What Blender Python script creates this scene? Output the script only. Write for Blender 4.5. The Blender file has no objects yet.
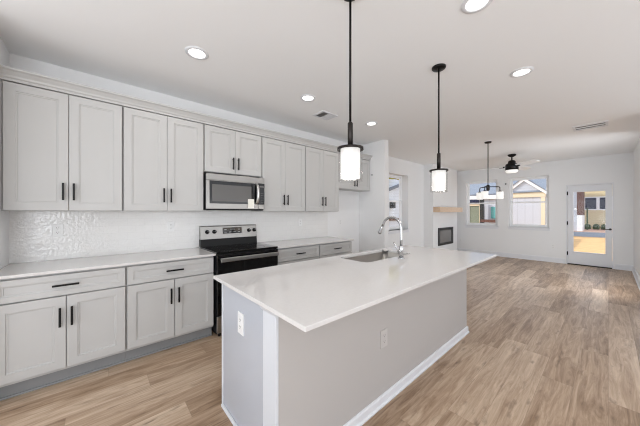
import bpy, bmesh, math, random
from mathutils import Vector, Matrix
random.seed(7)
PI = math.pi
sc = bpy.context.scene
C = sc.collection

# ------------------------------------------------------------------ camera
cam_d = bpy.data.cameras.new('camera')
cam_d.sensor_width = 36.0
cam_d.lens = 252.329 / 640 * 36
cam_d.shift_y = -0.85 / 640
cam_d.clip_start = 0.02
cam_d.clip_end = 300
cam = bpy.data.objects.new('camera', cam_d)
C.objects.link(cam)
cam.location = (0, 0, 1.361)
cam.rotation_euler = (PI / 2, 0, 0.852 - PI / 2)
sc.camera = cam

# ------------------------------------------------------------------ world, sun, daylight, added fill, exposure
world = bpy.data.worlds.new('sky')
sc.world = world
world.use_nodes = True
wn = world.node_tree
wn.nodes.clear()
w_out = wn.nodes.new('ShaderNodeOutputWorld')
w_bg = wn.nodes.new('ShaderNodeBackground')
w_tc = wn.nodes.new('ShaderNodeTexCoord')
w_sep = wn.nodes.new('ShaderNodeSeparateXYZ')
w_ramp = wn.nodes.new('ShaderNodeValToRGB')
w_ramp.color_ramp.elements[0].position = 0.0
w_ramp.color_ramp.elements[0].color = (0.95, 0.96, 1.0, 1)
w_ramp.color_ramp.elements[1].position = 0.6
w_ramp.color_ramp.elements[1].color = (0.74, 0.84, 1.0, 1)
wn.links.new(w_tc.outputs['Generated'], w_sep.inputs[0])
wn.links.new(w_sep.outputs['Z'], w_ramp.inputs['Fac'])
wn.links.new(w_ramp.outputs['Color'], w_bg.inputs['Color'])
w_bg.inputs['Strength'].default_value = 1.5
wn.links.new(w_bg.outputs[0], w_out.inputs['Surface'])

sun_d = bpy.data.lights.new('sun', 'SUN')
sun_d.energy = 3.0
sun_d.angle = 0.01
sun_d.color = (1.0, 0.95, 0.87)
sun = bpy.data.objects.new('sun', sun_d)
C.objects.link(sun)
sun.rotation_euler = Vector((0.45, -0.60, -0.66)).to_track_quat('-Z', 'Y').to_euler()

DAY_REAR, DAY_SIDE, FILL_MID, FILL_LIVING, LAMP_W = 70.0, 74.0, 22.0, 37.0, 2.0


def area_lamp(name, loc, direction, sx, sy, watts, col):
    d = bpy.data.lights.new(name, 'AREA')
    d.shape = 'RECTANGLE'
    d.size, d.size_y, d.energy, d.color = sx, sy, watts, col
    o = bpy.data.objects.new(name, d)
    C.objects.link(o)
    o.location = loc
    o.rotation_euler = Vector(direction).to_track_quat('-Z', 'Z').to_euler()
    return o


# rear and side lamps stand for the daylight of unseen, unglazed openings behind and right;
# middle and living lamps are added fill; upward tilts brighten the ceiling
area_lamp('daylight_rear', (-3.25, 0.2, 1.35), (1, 0, 2.0), 3.6, 2.3, DAY_REAR, (0.86, 0.93, 1.0))
area_lamp('daylight_side', (-1.6, -2.6, 1.375), (0, 1, 0.8), 1.6, 2.0, DAY_SIDE, (0.9, 0.95, 1.0))
area_lamp('fill_middle', (3.0, -2.6, 1.25), (0, 1, 1.4), 3.6, 2.0, FILL_MID, (0.9, 0.95, 1.0))
area_lamp('fill_living', (6.45, -0.5, 1.15), (0.75, 0.65, -0.25), 1.4, 1.5, FILL_LIVING, (0.9, 0.95, 1.0))

sc.cycles.filter_width = 1.1
sc.view_settings.view_transform = 'Standard'
sc.view_settings.look = 'None'
sc.view_settings.gamma = 1.0
sc.view_settings.use_curve_mapping = False
sc.view_settings.exposure = 0.14


# ------------------------------------------------------------------ materials
def S(r, g, b):
    def f(c):
        c /= 255.0
        return c / 12.92 if c <= 0.04045 else ((c + 0.055) / 1.055) ** 2.4
    return (f(r), f(g), f(b), 1.0)


def mat(name, col, rough=0.5, metal=0.0, noise=0.0, nscale=20.0, bump=0.0, bscale=200.0, spec=0.5, stretch=None, coat=0.0):
    m = bpy.data.materials.new(name)
    m.use_nodes = True
    nt = m.node_tree
    b = nt.nodes['Principled BSDF']
    b.inputs['Base Color'].default_value = col
    b.inputs['Roughness'].default_value = rough
    b.inputs['Metallic'].default_value = metal
    b.inputs['Specular IOR Level'].default_value = spec
    if coat:
        b.inputs['Coat Weight'].default_value = coat
        b.inputs['Coat Roughness'].default_value = 0.05
    tc = nt.nodes.new('ShaderNodeTexCoord')
    mp = nt.nodes.new('ShaderNodeMapping')
    if stretch:
        mp.inputs['Scale'].default_value = stretch
    nt.links.new(tc.outputs['Object'], mp.inputs['Vector'])
    if noise:
        n = nt.nodes.new('ShaderNodeTexNoise')
        n.inputs['Scale'].default_value = nscale
        n.inputs['Detail'].default_value = 4
        nt.links.new(mp.outputs[0], n.inputs['Vector'])
        r = nt.nodes.new('ShaderNodeValToRGB')
        r.color_ramp.elements[0].position = 0.3
        r.color_ramp.elements[1].position = 0.7
        r.color_ramp.elements[0].color = tuple(max(0, c * (1 - noise)) for c in col[:3]) + (1,)
        r.color_ramp.elements[1].color = tuple(min(1, c * (1 + noise)) for c in col[:3]) + (1,)
        nt.links.new(n.outputs['Fac'], r.inputs['Fac'])
        nt.links.new(r.outputs['Color'], b.inputs['Base Color'])
    if bump:
        n2 = nt.nodes.new('ShaderNodeTexNoise')
        n2.inputs['Scale'].default_value = bscale
        n2.inputs['Detail'].default_value = 3
        nt.links.new(mp.outputs[0], n2.inputs['Vector'])
        bp = nt.nodes.new('ShaderNodeBump')
        bp.inputs['Strength'].default_value = bump
        bp.inputs['Distance'].default_value = 0.002
        nt.links.new(n2.outputs['Fac'], bp.inputs['Height'])
        nt.links.new(bp.outputs[0], b.inputs['Normal'])
    return m


def emit_mat(name, col, strength):
    m = mat(name, S(190, 189, 187), 0.5)
    b = m.node_tree.nodes['Principled BSDF']
    b.inputs['Emission Color'].default_value = col
    b.inputs['Emission Strength'].default_value = strength
    return m


def glass_mat(name, tint=(1, 1, 1, 1), refl=0.08, rough=0.0, graze=0.5):
    m = bpy.data.materials.new(name)
    m.use_nodes = True
    nt = m.node_tree
    nt.nodes.clear()
    o = nt.nodes.new('ShaderNodeOutputMaterial')
    t = nt.nodes.new('ShaderNodeBsdfTransparent')
    t.inputs['Color'].default_value = tint
    g = nt.nodes.new('ShaderNodeBsdfGlossy')
    g.inputs['Roughness'].default_value = rough
    lw = nt.nodes.new('ShaderNodeLayerWeight')
    lw.inputs['Blend'].default_value = 0.5
    pw = nt.nodes.new('ShaderNodeMath')
    pw.operation = 'POWER'
    pw.inputs[1].default_value = 4.0
    nt.links.new(lw.outputs['Facing'], pw.inputs[0])
    ma = nt.nodes.new('ShaderNodeMath')
    ma.operation = 'MULTIPLY_ADD'
    ma.inputs[1].default_value = graze
    ma.inputs[2].default_value = refl
    mx = nt.nodes.new('ShaderNodeMixShader')
    nt.links.new(pw.outputs[0], ma.inputs[0])
    nt.links.new(ma.outputs[0], mx.inputs[0])
    nt.links.new(t.outputs[0], mx.inputs[1])
    nt.links.new(g.outputs[0], mx.inputs[2])
    nt.links.new(mx.outputs[0], o.inputs['Surface'])
    return m


def floor_mat():
    m = bpy.data.materials.new('oak_plank_floor')
    m.use_nodes = True
    nt = m.node_tree
    N, L = nt.nodes, nt.links
    b = N['Principled BSDF']
    tc = N.new('ShaderNodeTexCoord')
    sp = N.new('ShaderNodeSeparateXYZ')
    L.new(tc.outputs['Object'], sp.inputs[0])

    def math_(op, a, bb=None, clamp=False):
        n = N.new('ShaderNodeMath')
        n.operation = op
        n.use_clamp = clamp
        for i, v in enumerate((a, bb)):
            if v is None:
                continue
            if isinstance(v, (int, float)):
                n.inputs[i].default_value = v
            else:
                L.new(v, n.inputs[i])
        return n.outputs[0]
    PW, PL = 0.182, 1.5
    yr = math_('DIVIDE', sp.outputs['Y'], PW)
    row = math_('FLOOR', yr)
    wn1 = N.new('ShaderNodeTexWhiteNoise')
    wn1.noise_dimensions = '1D'
    L.new(row, wn1.inputs['W'])
    xr = math_('ADD', math_('DIVIDE', sp.outputs['X'], PL), wn1.outputs['Value'])
    colm = math_('FLOOR', xr)
    cmb = N.new('ShaderNodeCombineXYZ')
    L.new(row, cmb.inputs[0])
    L.new(colm, cmb.inputs[1])
    wn2 = N.new('ShaderNodeTexWhiteNoise')
    wn2.noise_dimensions = '2D'
    L.new(cmb.outputs[0], wn2.inputs['Vector'])
    # grain: stretched noise, shifted per plank
    gv = N.new('ShaderNodeCombineXYZ')
    L.new(math_('MULTIPLY', sp.outputs['X'], 1.1), gv.inputs[0])
    L.new(math_('MULTIPLY', sp.outputs['Y'], 11.0), gv.inputs[1])
    L.new(math_('MULTIPLY', wn2.outputs['Value'], 40.0), gv.inputs[2])
    g1 = N.new('ShaderNodeTexNoise')
    g1.inputs['Scale'].default_value = 1.6
    g1.inputs['Detail'].default_value = 6
    g1.inputs['Roughness'].default_value = 0.7
    g1.inputs['Distortion'].default_value = 1.1
    L.new(gv.outputs[0], g1.inputs['Vector'])
    gv2 = N.new('ShaderNodeCombineXYZ')
    L.new(math_('MULTIPLY', sp.outputs['X'], 4.0), gv2.inputs[0])
    L.new(math_('MULTIPLY', sp.outputs['Y'], 90.0), gv2.inputs[1])
    L.new(math_('MULTIPLY', wn2.outputs['Value'], 17.0), gv2.inputs[2])
    g2 = N.new('ShaderNodeTexNoise')
    g2.inputs['Scale'].default_value = 1.0
    g2.inputs['Detail'].default_value = 3
    L.new(gv2.outputs[0], g2.inputs['Vector'])
    v = math_('ADD', math_('MULTIPLY', wn2.outputs['Value'], 0.25),
              math_('ADD', math_('MULTIPLY', g1.outputs['Fac'], 0.80), math_('MULTIPLY', g2.outputs['Fac'], 0.2)))
    ramp = N.new('ShaderNodeValToRGB')
    e = ramp.color_ramp.elements
    e[0].position, e[0].color = 0.36, FLOOR_COLS[0]
    e[1].position, e[1].color = 0.86, FLOOR_COLS[3]
    a = e.new(0.52); a.color = FLOOR_COLS[1]
    a = e.new(0.68); a.color = FLOOR_COLS[2]
    L.new(v, ramp.inputs['Fac'])
    # seams
    fy = math_('FRACT', yr)
    dy = math_('MULTIPLY', math_('MINIMUM', fy, math_('SUBTRACT', 1.0, fy)), PW)
    fx = math_('FRACT', xr)
    dx = math_('MULTIPLY', math_('MINIMUM', fx, math_('SUBTRACT', 1.0, fx)), PL)
    seam = math_('LESS_THAN', math_('MINIMUM', dx, dy), 0.0014)
    mx = N.new('ShaderNodeMix')
    mx.data_type = 'RGBA'
    L.new(math_('MULTIPLY', seam, 0.28), mx.inputs['Factor'])
    L.new(ramp.outputs['Color'], mx.inputs['A'])
    mx.inputs['B'].default_value = S(96, 76, 58)
    kv = N.new('ShaderNodeCombineXYZ')
    L.new(math_('MULTIPLY', sp.outputs['X'], 2.6), kv.inputs[0])
    L.new(math_('MULTIPLY', sp.outputs['Y'], 9.0), kv.inputs[1])
    L.new(math_('MULTIPLY', wn2.outputs['Value'], 23.0), kv.inputs[2])
    kn = N.new('ShaderNodeTexNoise')
    kn.inputs['Scale'].default_value = 2.4
    kn.inputs['Detail'].default_value = 5
    L.new(kv.outputs[0], kn.inputs['Vector'])
    knot = math_('MULTIPLY', math_('SUBTRACT', kn.outputs['Fac'], 0.60), 5.0, True)
    mk = N.new('ShaderNodeMix')
    mk.data_type = 'RGBA'
    L.new(math_('MULTIPLY', knot, 0.75), mk.inputs['Factor'])
    L.new(mx.outputs['Result'], mk.inputs['A'])
    mk.inputs['B'].default_value = S(98, 75, 56)
    L.new(mk.outputs['Result'], b.inputs['Base Color'])
    b.inputs['Roughness'].default_value = 0.36
    bp = N.new('ShaderNodeBump')
    bp.inputs['Strength'].default_value = 0.12
    bp.inputs['Distance'].default_value = 0.001
    L.new(g2.outputs['Fac'], bp.inputs['Height'])
    L.new(bp.outputs[0], b.inputs['Normal'])
    return m


def tile_mat():
    m = bpy.data.materials.new('glazed_white_tile')
    m.use_nodes = True
    nt = m.node_tree
    N, L = nt.nodes, nt.links
    b = N['Principled BSDF']
    tc = N.new('ShaderNodeTexCoord')
    sp = N.new('ShaderNodeSeparateXYZ')
    L.new(tc.outputs['Object'], sp.inputs[0])
    cm = N.new('ShaderNodeCombineXYZ')
    L.new(sp.outputs['X'], cm.inputs[0])
    L.new(sp.outputs['Z'], cm.inputs[1])
    br = N.new('ShaderNodeTexBrick')
    br.offset = 0.5
    br.inputs['Scale'].default_value = 1.0
    br.inputs['Brick Width'].default_value = 0.152
    br.inputs['Row Height'].default_value = 0.076
    br.inputs['Mortar Size'].default_value = 0.0016
    br.inputs['Mortar Smooth'].default_value = 0.3
    br.inputs['Color1'].default_value = S(236, 235, 233)
    br.inputs['Color2'].default_value = S(234, 233, 231)
    br.inputs['Mortar'].default_value = S(228, 227, 225)
    L.new(cm.outputs[0], br.inputs['Vector'])
    L.new(br.outputs['Color'], b.inputs['Base Color'])
    b.inputs['Roughness'].default_value = 0.07
    n = N.new('ShaderNodeTexNoise')
    n.inputs['Scale'].default_value = 42.0
    n.inputs['Detail'].default_value = 1.0
    L.new(cm.outputs[0], n.inputs['Vector'])
    b1 = N.new('ShaderNodeBump')
    b1.inputs['Strength'].default_value = 0.9
    b1.inputs['Distance'].default_value = 0.004
    L.new(n.outputs['Fac'], b1.inputs['Height'])
    b2 = N.new('ShaderNodeBump')
    b2.invert = True
    b2.inputs['Strength'].default_value = 0.2
    b2.inputs['Distance'].default_value = 0.0015
    L.new(br.outputs['Fac'], b2.inputs['Height'])
    L.new(b1.outputs[0], b2.inputs['Normal'])
    L.new(b2.outputs[0], b.inputs['Normal'])
    return m


def siding_mat(name, col, axis='Z', pitch=0.15, dark=0.75):
    """lap or board siding: thin joint lines at a regular pitch"""
    m = mat(name, col, 0.7)
    nt = m.node_tree
    N, L = nt.nodes, nt.links
    tc = N.new('ShaderNodeTexCoord')
    sp = N.new('ShaderNodeSeparateXYZ')
    L.new(tc.outputs['Object'], sp.inputs[0])
    d = N.new('ShaderNodeMath'); d.operation = 'DIVIDE'; d.inputs[1].default_value = pitch
    L.new(sp.outputs[axis], d.inputs[0])
    f = N.new('ShaderNodeMath'); f.operation = 'FRACT'
    L.new(d.outputs[0], f.inputs[0])
    lt = N.new('ShaderNodeMath'); lt.operation = 'LESS_THAN'; lt.inputs[1].default_value = 0.14
    L.new(f.outputs[0], lt.inputs[0])
    mx = N.new('ShaderNodeMix'); mx.data_type = 'RGBA'
    L.new(lt.outputs[0], mx.inputs['Factor'])
    mx.inputs['A'].default_value = col
    mx.inputs['B'].default_value = tuple(c * dark for c in col[:3]) + (1,)
    L.new(mx.outputs['Result'], N['Principled BSDF'].inputs['Base Color'])
    return m


FLOOR_COLS = [S(96, 73, 54), S(146, 119, 94), S(181, 155, 130), S(212, 190, 166)]
M = {}
M['wall'] = mat('wall_paint', S(236, 236, 236), 0.75, bump=0.05, bscale=300)
M['ceiling'] = mat('ceiling_paint', S(248, 248, 248), 0.85, bump=0.05, bscale=250)
M['post'] = mat('white_post_paint', S(214, 217, 222), 0.4)
M['trim'] = mat('white_trim_paint', S(226, 227, 230), 0.4)
M['cab'] = mat('grey_cabinet_paint', S(191, 190, 188), 0.42, noise=0.01, nscale=3)
M['cabbox'] = mat('grey_cabinet_box', S(150, 149, 147), 0.5)
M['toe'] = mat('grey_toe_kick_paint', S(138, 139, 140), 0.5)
M['islandend'] = mat('grey_island_panel', S(188, 192, 200), 0.14)
M['islandback'] = mat('grey_island_wall_paint', S(184, 180, 177), 0.6)
M['quartz'] = mat('white_quartz', S(216, 213, 211), 0.08, noise=0.018, nscale=60)
M['black'] = mat('matte_black_metal', S(26, 25, 25), 0.38, metal=0.6)
M['bronze'] = mat('dark_bronze', S(52, 48, 46), 0.35, metal=0.8)
M['steel'] = mat('brushed_stainless', S(160, 158, 155), 0.34, metal=1.0, noise=0.05, nscale=6, stretch=(1, 1, 40))
M['sink'] = mat('stainless_sink', S(170, 168, 165), 0.32, metal=1.0, noise=0.04, nscale=8, stretch=(1, 20, 1))
M['brightsteel'] = mat('bright_steel', S(222, 221, 219), 0.28, metal=1.0)
M['chrome'] = mat('polished_chrome', S(200, 201, 203), 0.14, metal=1.0)
M['blackglass'] = mat('black_glass', S(10, 10, 11), 0.06, noise=0.01, nscale=3)
M['mesh'] = mat('microwave_window_screen', S(92, 90, 88), 0.25)
M['blackplastic'] = mat('black_plastic', S(15, 15, 16), 0.45, spec=0.3)
M['ring'] = mat('burner_ring_print', S(70, 70, 72), 0.2)
M['mark'] = mat('white_print', S(205, 205, 205), 0.5)
M['plate'] = mat('white_plastic_plate', S(236, 236, 235), 0.35)
M['slot'] = mat('outlet_slot', S(120, 118, 116), 0.5)
M['paper'] = mat('white_paper', S(240, 238, 228), 0.8)
M['vinyl'] = mat('white_vinyl_frame', S(248, 249, 250), 0.35)
M['glass'] = glass_mat('window_glass', (0.97, 0.98, 0.98, 1), 0.012)
M['clearglass'] = glass_mat('clear_lamp_glass', (0.97, 0.97, 0.97, 1), 0.04, 0.0, 0.2)
M['opal'] = emit_mat('lit_opal_glass', S(255, 252, 247), 0.62)
M['lens'] = emit_mat('lit_lamp_lens', S(255, 252, 247), 3.0)
M['wood'] = mat('oak_mantel', S(212, 184, 156), 0.35, noise=0.1, nscale=5, stretch=(1.5, 12, 12))
M['firebox'] = mat('black_firebox_metal', S(38, 38, 39), 0.45)
M['fireglass'] = mat('firebox_screen', S(120, 118, 116), 0.2)
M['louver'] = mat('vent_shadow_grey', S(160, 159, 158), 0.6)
M['blade'] = mat('silver_fan_blade', S(240, 240, 240), 0.35)
M['tile'] = tile_mat()
M['floor'] = floor_mat()
# outdoors
M['straw'] = mat('straw_covered_ground', S(212, 168, 116), 0.9, noise=0.22, nscale=3.0, stretch=(3, 1, 1))
M['clay'] = mat('pinkish_clay_ground', S(206, 166, 146), 0.9, noise=0.1, nscale=2)
M['road'] = mat('asphalt_road', S(150, 152, 158), 0.9, noise=0.06, nscale=4)
M['slate'] = siding_mat('grey_blue_shingles', S(128, 135, 148), 'Z', 0.11, 0.9)
M['whiteboard'] = siding_mat('white_board_siding', S(196, 198, 208), 'Y', 0.42, 0.9)
M['lapwhite'] = siding_mat('pale_lap_siding', S(190, 194, 204), 'Z', 0.17, 0.86)
M['lapblue'] = siding_mat('pale_blue_lap_siding', S(226, 231, 240), 'Z', 0.17, 0.88)
M['lapcream'] = siding_mat('cream_lap_siding', S(214, 197, 158), 'Z', 0.2, 0.86)
M['cream'] = mat('cream_trim_board', S(224, 208, 182), 0.7)
M['whiteext'] = mat('white_exterior_trim', S(232, 232, 234), 0.6)
M['darkwin'] = mat('dark_window_glass', S(44, 48, 70), 0.4, spec=0.2)
M['greenwin'] = mat('greenish_window_glass', S(132, 140, 124), 0.1)
M['brown'] = mat('brown_brick', S(98, 68, 60), 0.8, noise=0.1, nscale=8)
M['leaf'] = mat('hedge_leaves', S(72, 88, 56), 0.8, noise=0.35, nscale=10)
M['teal'] = mat('teal_paint', S(96, 160, 160), 0.6)
M['yellowleaf'] = mat('yellow_green_leaves', S(176, 178, 84), 0.8, noise=0.3, nscale=9)

# ------------------------------------------------------------------ helpers
ORG = {}


def BM():
    return bmesh.new()


def box(bm, x0, x1, y0, y1, z0, z1):
    v = [bm.verts.new((x, y, z)) for z in (z0, z1) for y in (y0, y1) for x in (x0, x1)]
    for f in ((0, 2, 3, 1), (4, 5, 7, 6), (0, 1, 5, 4), (2, 6, 7, 3), (0, 4, 6, 2), (1, 3, 7, 5)):
        bm.faces.new([v[i] for i in f])
    return v


def prism(bm, prof, a0, a1, axis='X'):
    """extrude a closed 2-D profile along an axis; profile is (y,z) for X, (x,z) for Y, (x,y) for Z"""
    def pt(u, w, t):
        return {'X': (t, u, w), 'Y': (u, t, w), 'Z': (u, w, t)}[axis]
    A = [bm.verts.new(pt(u, w, a0)) for u, w in prof]
    B = [bm.verts.new(pt(u, w, a1)) for u, w in prof]
    n = len(prof)
    bm.faces.new(A)
    bm.faces.new(B[::-1])
    for i in range(n):
        j = (i + 1) % n
        bm.faces.new([A[i], B[i], B[j], A[j]])


def lathe(bm, prof, c, seg=28, axis='Z'):
    rings = []
    for r, h in prof:
        ring = []
        for k in range(seg):
            t = 2 * PI * k / seg
            a, b = max(r, 1e-5) * math.cos(t), max(r, 1e-5) * math.sin(t)
            p = {'Z': (a, b, h), 'X': (h, a, b), 'Y': (a, h, b)}[axis]
            ring.append(bm.verts.new((c[0] + p[0], c[1] + p[1], c[2] + p[2])))
        rings.append(ring)
    for q in range(len(rings) - 1):
        for k in range(seg):
            j = (k + 1) % seg
            f = bm.faces.new([rings[q][k], rings[q][j], rings[q + 1][j], rings[q + 1][k]])
            f.smooth = True
    return rings


def disc(bm, c, r, h, seg=28, axis='Z'):
    lathe(bm, [(0, 0), (r, 0), (r, h), (0, h)], c, seg, axis)
    for f in bm.faces:
        f.smooth = False


def tube(bm, pts, rad, seg=12, caps=True):
    pts = [Vector(p) for p in pts]
    n = len(pts)
    rads = rad if isinstance(rad, (list, tuple)) else [rad] * n
    rings, up = [], None
    for i in range(n):
        t = (pts[min(i + 1, n - 1)] - pts[max(i - 1, 0)]).normalized()
        if up is None:
            up = Vector((0, 0, 1)) if abs(t.z) < 0.9 else Vector((1, 0, 0))
        u = (up - t * up.dot(t)).normalized()
        w = t.cross(u)
        up = u
        rings.append([bm.verts.new(pts[i] + rads[i] * (math.cos(2 * PI * k / seg) * u + math.sin(2 * PI * k / seg) * w)) for k in range(seg)])
    for q in range(n - 1):
        for k in range(seg):
            j = (k + 1) % seg
            f = bm.faces.new([rings[q][k], rings[q][j], rings[q + 1][j], rings[q + 1][k]])
            f.smooth = True
    if caps:
        bm.faces.new(rings[0][::-1])
        bm.faces.new(rings[-1])


def obj(name, bm, m, parent=None, bevel=0.0, segs=2, label=None):
    """link a bmesh as ONE object; shapes are given in room coordinates"""
    bmesh.ops.recalc_face_normals(bm, faces=bm.faces[:])
    root = parent
    while root is not None and root.parent is not None:
        root = root.parent
    if root is not None:
        off = ORG[root.name]
        bmesh.ops.translate(bm, verts=bm.verts[:], vec=-off)
    me = bpy.data.meshes.new(name)
    bm.to_mesh(me)
    bm.free()
    me.materials.append(M[m] if isinstance(m, str) else m)
    o = bpy.data.objects.new(name, me)
    C.objects.link(o)
    if parent is not None:
        o.parent = parent
    else:
        ORG[o.name] = Vector((0, 0, 0))
    if bevel:
        md = o.modifiers.new('bevel', 'BEVEL')
        md.width = bevel
        md.segments = segs
        md.limit_method = 'ANGLE'
        md.angle_limit = 0.6
    if label:
        o['label'] = label
    return o


def thing(name, label, cat, loc=(0, 0, 0), group=None):
    o = bpy.data.objects.new(name, None)
    o.empty_display_size = 0.1
    C.objects.link(o)
    o.location = loc
    ORG[o.name] = Vector(loc)
    return tag(o, label, cat, group)


def tag(o, label, cat, group=None):
    o['label'] = label
    o['category'] = cat
    if group:
        o['group'] = group
    return o


def solo(name, bm, m, label, cat, group=None, bevel=0.0):
    return tag(obj(name, bm, m, None, bevel), label, cat, group)


def struct(name, bm, m, parent=None, bevel=0.0):
    o = obj(name, bm, m, parent, bevel)
    if parent is None:
        o['kind'] = 'structure'
    return o


def sroot(name, loc=(0, 0, 0)):
    o = bpy.data.objects.new(name, None)
    C.objects.link(o)
    o.location = loc
    ORG[o.name] = Vector(loc)
    o['kind'] = 'structure'
    return o


def dup(root, loc, label, group=None):
    r = root.copy()
    C.objects.link(r)
    r.location = loc
    r['label'] = label
    if group:
        r['group'] = group
    for ch in list(root.children):
        c = ch.copy()
        C.objects.link(c)
        c.parent = r
        for g in list(ch.children):
            d = g.copy()
            C.objects.link(d)
            d.parent = c
    return r


def wall_holes(bm, axis, a0, a1, z0, z1, t0, t1, holes):
    """solid wall in the (a,z) plane, thickness t0..t1, with rectangular holes (a0,a1,z0,z1)"""
    As = sorted({a0, a1, *[h[0] for h in holes], *[h[1] for h in holes]})
    Zs = sorted({z0, z1, *[h[2] for h in holes], *[h[3] for h in holes]})

    def solid(i, j):
        if i < 0 or j < 0 or i >= len(As) - 1 or j >= len(Zs) - 1:
            return False
        ca, cz = (As[i] + As[i + 1]) / 2, (Zs[j] + Zs[j + 1]) / 2
        return not any(h[0] < ca < h[1] and h[2] < cz < h[3] for h in holes)
    vs = {}

    def V(a, z, t):
        k = (a, z, t)
        if k not in vs:
            vs[k] = bm.verts.new((a, t, z) if axis == 'X' else (t, a, z))
        return vs[k]
    for i in range(len(As) - 1):
        for j in range(len(Zs) - 1):
            if not solid(i, j):
                continue
            A0, A1, B0, B1 = As[i], As[i + 1], Zs[j], Zs[j + 1]
            for t in (t0, t1):
                bm.faces.new([V(A0, B0, t), V(A1, B0, t), V(A1, B1, t), V(A0, B1, t)])
            for (di, dj, p, q) in ((-1, 0, (A0, B0), (A0, B1)), (1, 0, (A1, B0), (A1, B1)), (0, -1, (A0, B0), (A1, B0)), (0, 1, (A0, B1), (A1, B1))):
                if not solid(i + di, j + dj):
                    bm.faces.new([V(*p, t0), V(*q, t0), V(*q, t1), V(*p, t1)])


# ------------------------------------------------------------------ room shell
HC = 2.746
YK, XL, XF, YR, YW, XRET = 3.431, -0.588, 9.278, -0.382, 3.58, 4.087
XB, YS = -3.3, -2.6          # unseen rear and side of the room
b = BM(); box(b, XB - 0.2, XF + 0.2, YS - 0.2, YW + 0.2, -0.12, 0.0)
struct('floor', b, 'floor')
b = BM(); box(b, XB - 0.7, XF + 0.5, YS - 0.7, YW + 0.5, HC, HC + 0.2)
struct('ceiling', b, 'ceiling')
b = BM(); box(b, XL - 0.14, XRET, YK, YW + 0.16, 0, HC)
struct('wall_left', b, 'wall')
b = BM(); box(b, XL - 0.14, XL, 2.72, YK, 0, HC)
struct('wall_near', b, 'wall')
b = BM(); box(b, XB, XL - 0.14, 2.72, 2.86, 0, HC)
struct('wall_near_left', b, 'wall')
b = BM(); box(b, XRET, XRET + 0.13, 2.806, YW + 0.16, 0, HC)
struct('wall_middle', b, 'wall')
WC = (5.40, 6.31, 0.90, 2.345)
b = BM(); wall_holes(b, 'X', XRET + 0.13, XF + 0.16, 0, HC, YW, YW + 0.26, [WC])
struct('wall_left_far', b, 'wall')
WA = (2.262, 3.152, 0.93, 2.37)
WB = (1.072, 1.969, 0.93, 2.375)
DR = (-0.090, 0.737, 0.0, 2.078)
b = BM(); wall_holes(b, 'Y', YR - 0.16, YW, 0, HC, XF, XF + 0.16, [WA, WB, DR])
struct('wall_far', b, 'wall')
b = BM(); wall_holes(b, 'X', 5.6, XF, 0, HC, YR - 0.16, YR, [(5.7, 7.2, 0.3, 2.4)])  # unseen opening added to admit the living fill lamp
struct('wall_right', b, 'wall')
b = BM(); box(b, 5.6, 5.76, YS, YR - 0.16, 0, HC)
struct('wall_right_far', b, 'wall')
b = BM(); wall_holes(b, 'X', XB, 5.76, 0, HC, YS - 0.16, YS, [(-2.5, -0.7, 0.3, 2.45), (1.1, 4.9, 0.2, 2.45)])  # second unseen opening added to admit the middle fill lamp
struct('wall_right_near', b, 'wall')
b = BM(); wall_holes(b, 'Y', YS - 0.16, 2.86, 0, HC, XB - 0.16, XB, [(-1.6, 2.0, 0.1, 2.6)])
struct('wall_rear', b, 'wall')
# chimney breast
b = BM(); box(b, 7.18, 8.93, 3.30, YW, 0, HC)
struct('wall_fireplace', b, 'wall')


def base_prof(y, s):       # (y,z) profile against a wall at y, projecting s
    return [(y, 0), (y + s * 0.026, 0), (y + s * 0.026, 0.012), (y + s * 0.015, 0.022), (y + s * 0.015, 0.10), (y + s * 0.009, 0.125), (y, 0.13)]


def low_base(y, s):        # the lower board round the island
    return [(y, 0), (y + s * 0.022, 0), (y + s * 0.022, 0.010), (y + s * 0.012, 0.018), (y + s * 0.012, 0.058), (y + s * 0.007, 0.068), (y, 0.07)]


b = BM(); prism(b, base_prof(YW, -1), XRET + 0.13, 7.18, 'X'); prism(b, base_prof(3.30, -1), 7.18, 8.93, 'X')
struct('baseboard_left', b, 'trim')
b = BM(); prism(b, base_prof(XF, -1), 0.757, YW, 'Y'); prism(b, base_prof(XF, -1), YR, -0.11, 'Y')
struct('baseboard_far', b, 'trim')
b = BM(); prism(b, base_prof(YR, 1), 5.6, XF - 0.026, 'X')
struct('baseboard_right', b, 'trim')
b = BM(); prism(b, base_prof(XRET, -1), 2.806, YK, 'Y')
struct('baseboard_middle', b, 'trim')

# tile backsplash, over the left wall
b = BM(); box(b, XL, 3.182, YK - 0.008, YK, 0.914, 1.385)
struct('trim_1', b, 'tile')


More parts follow.
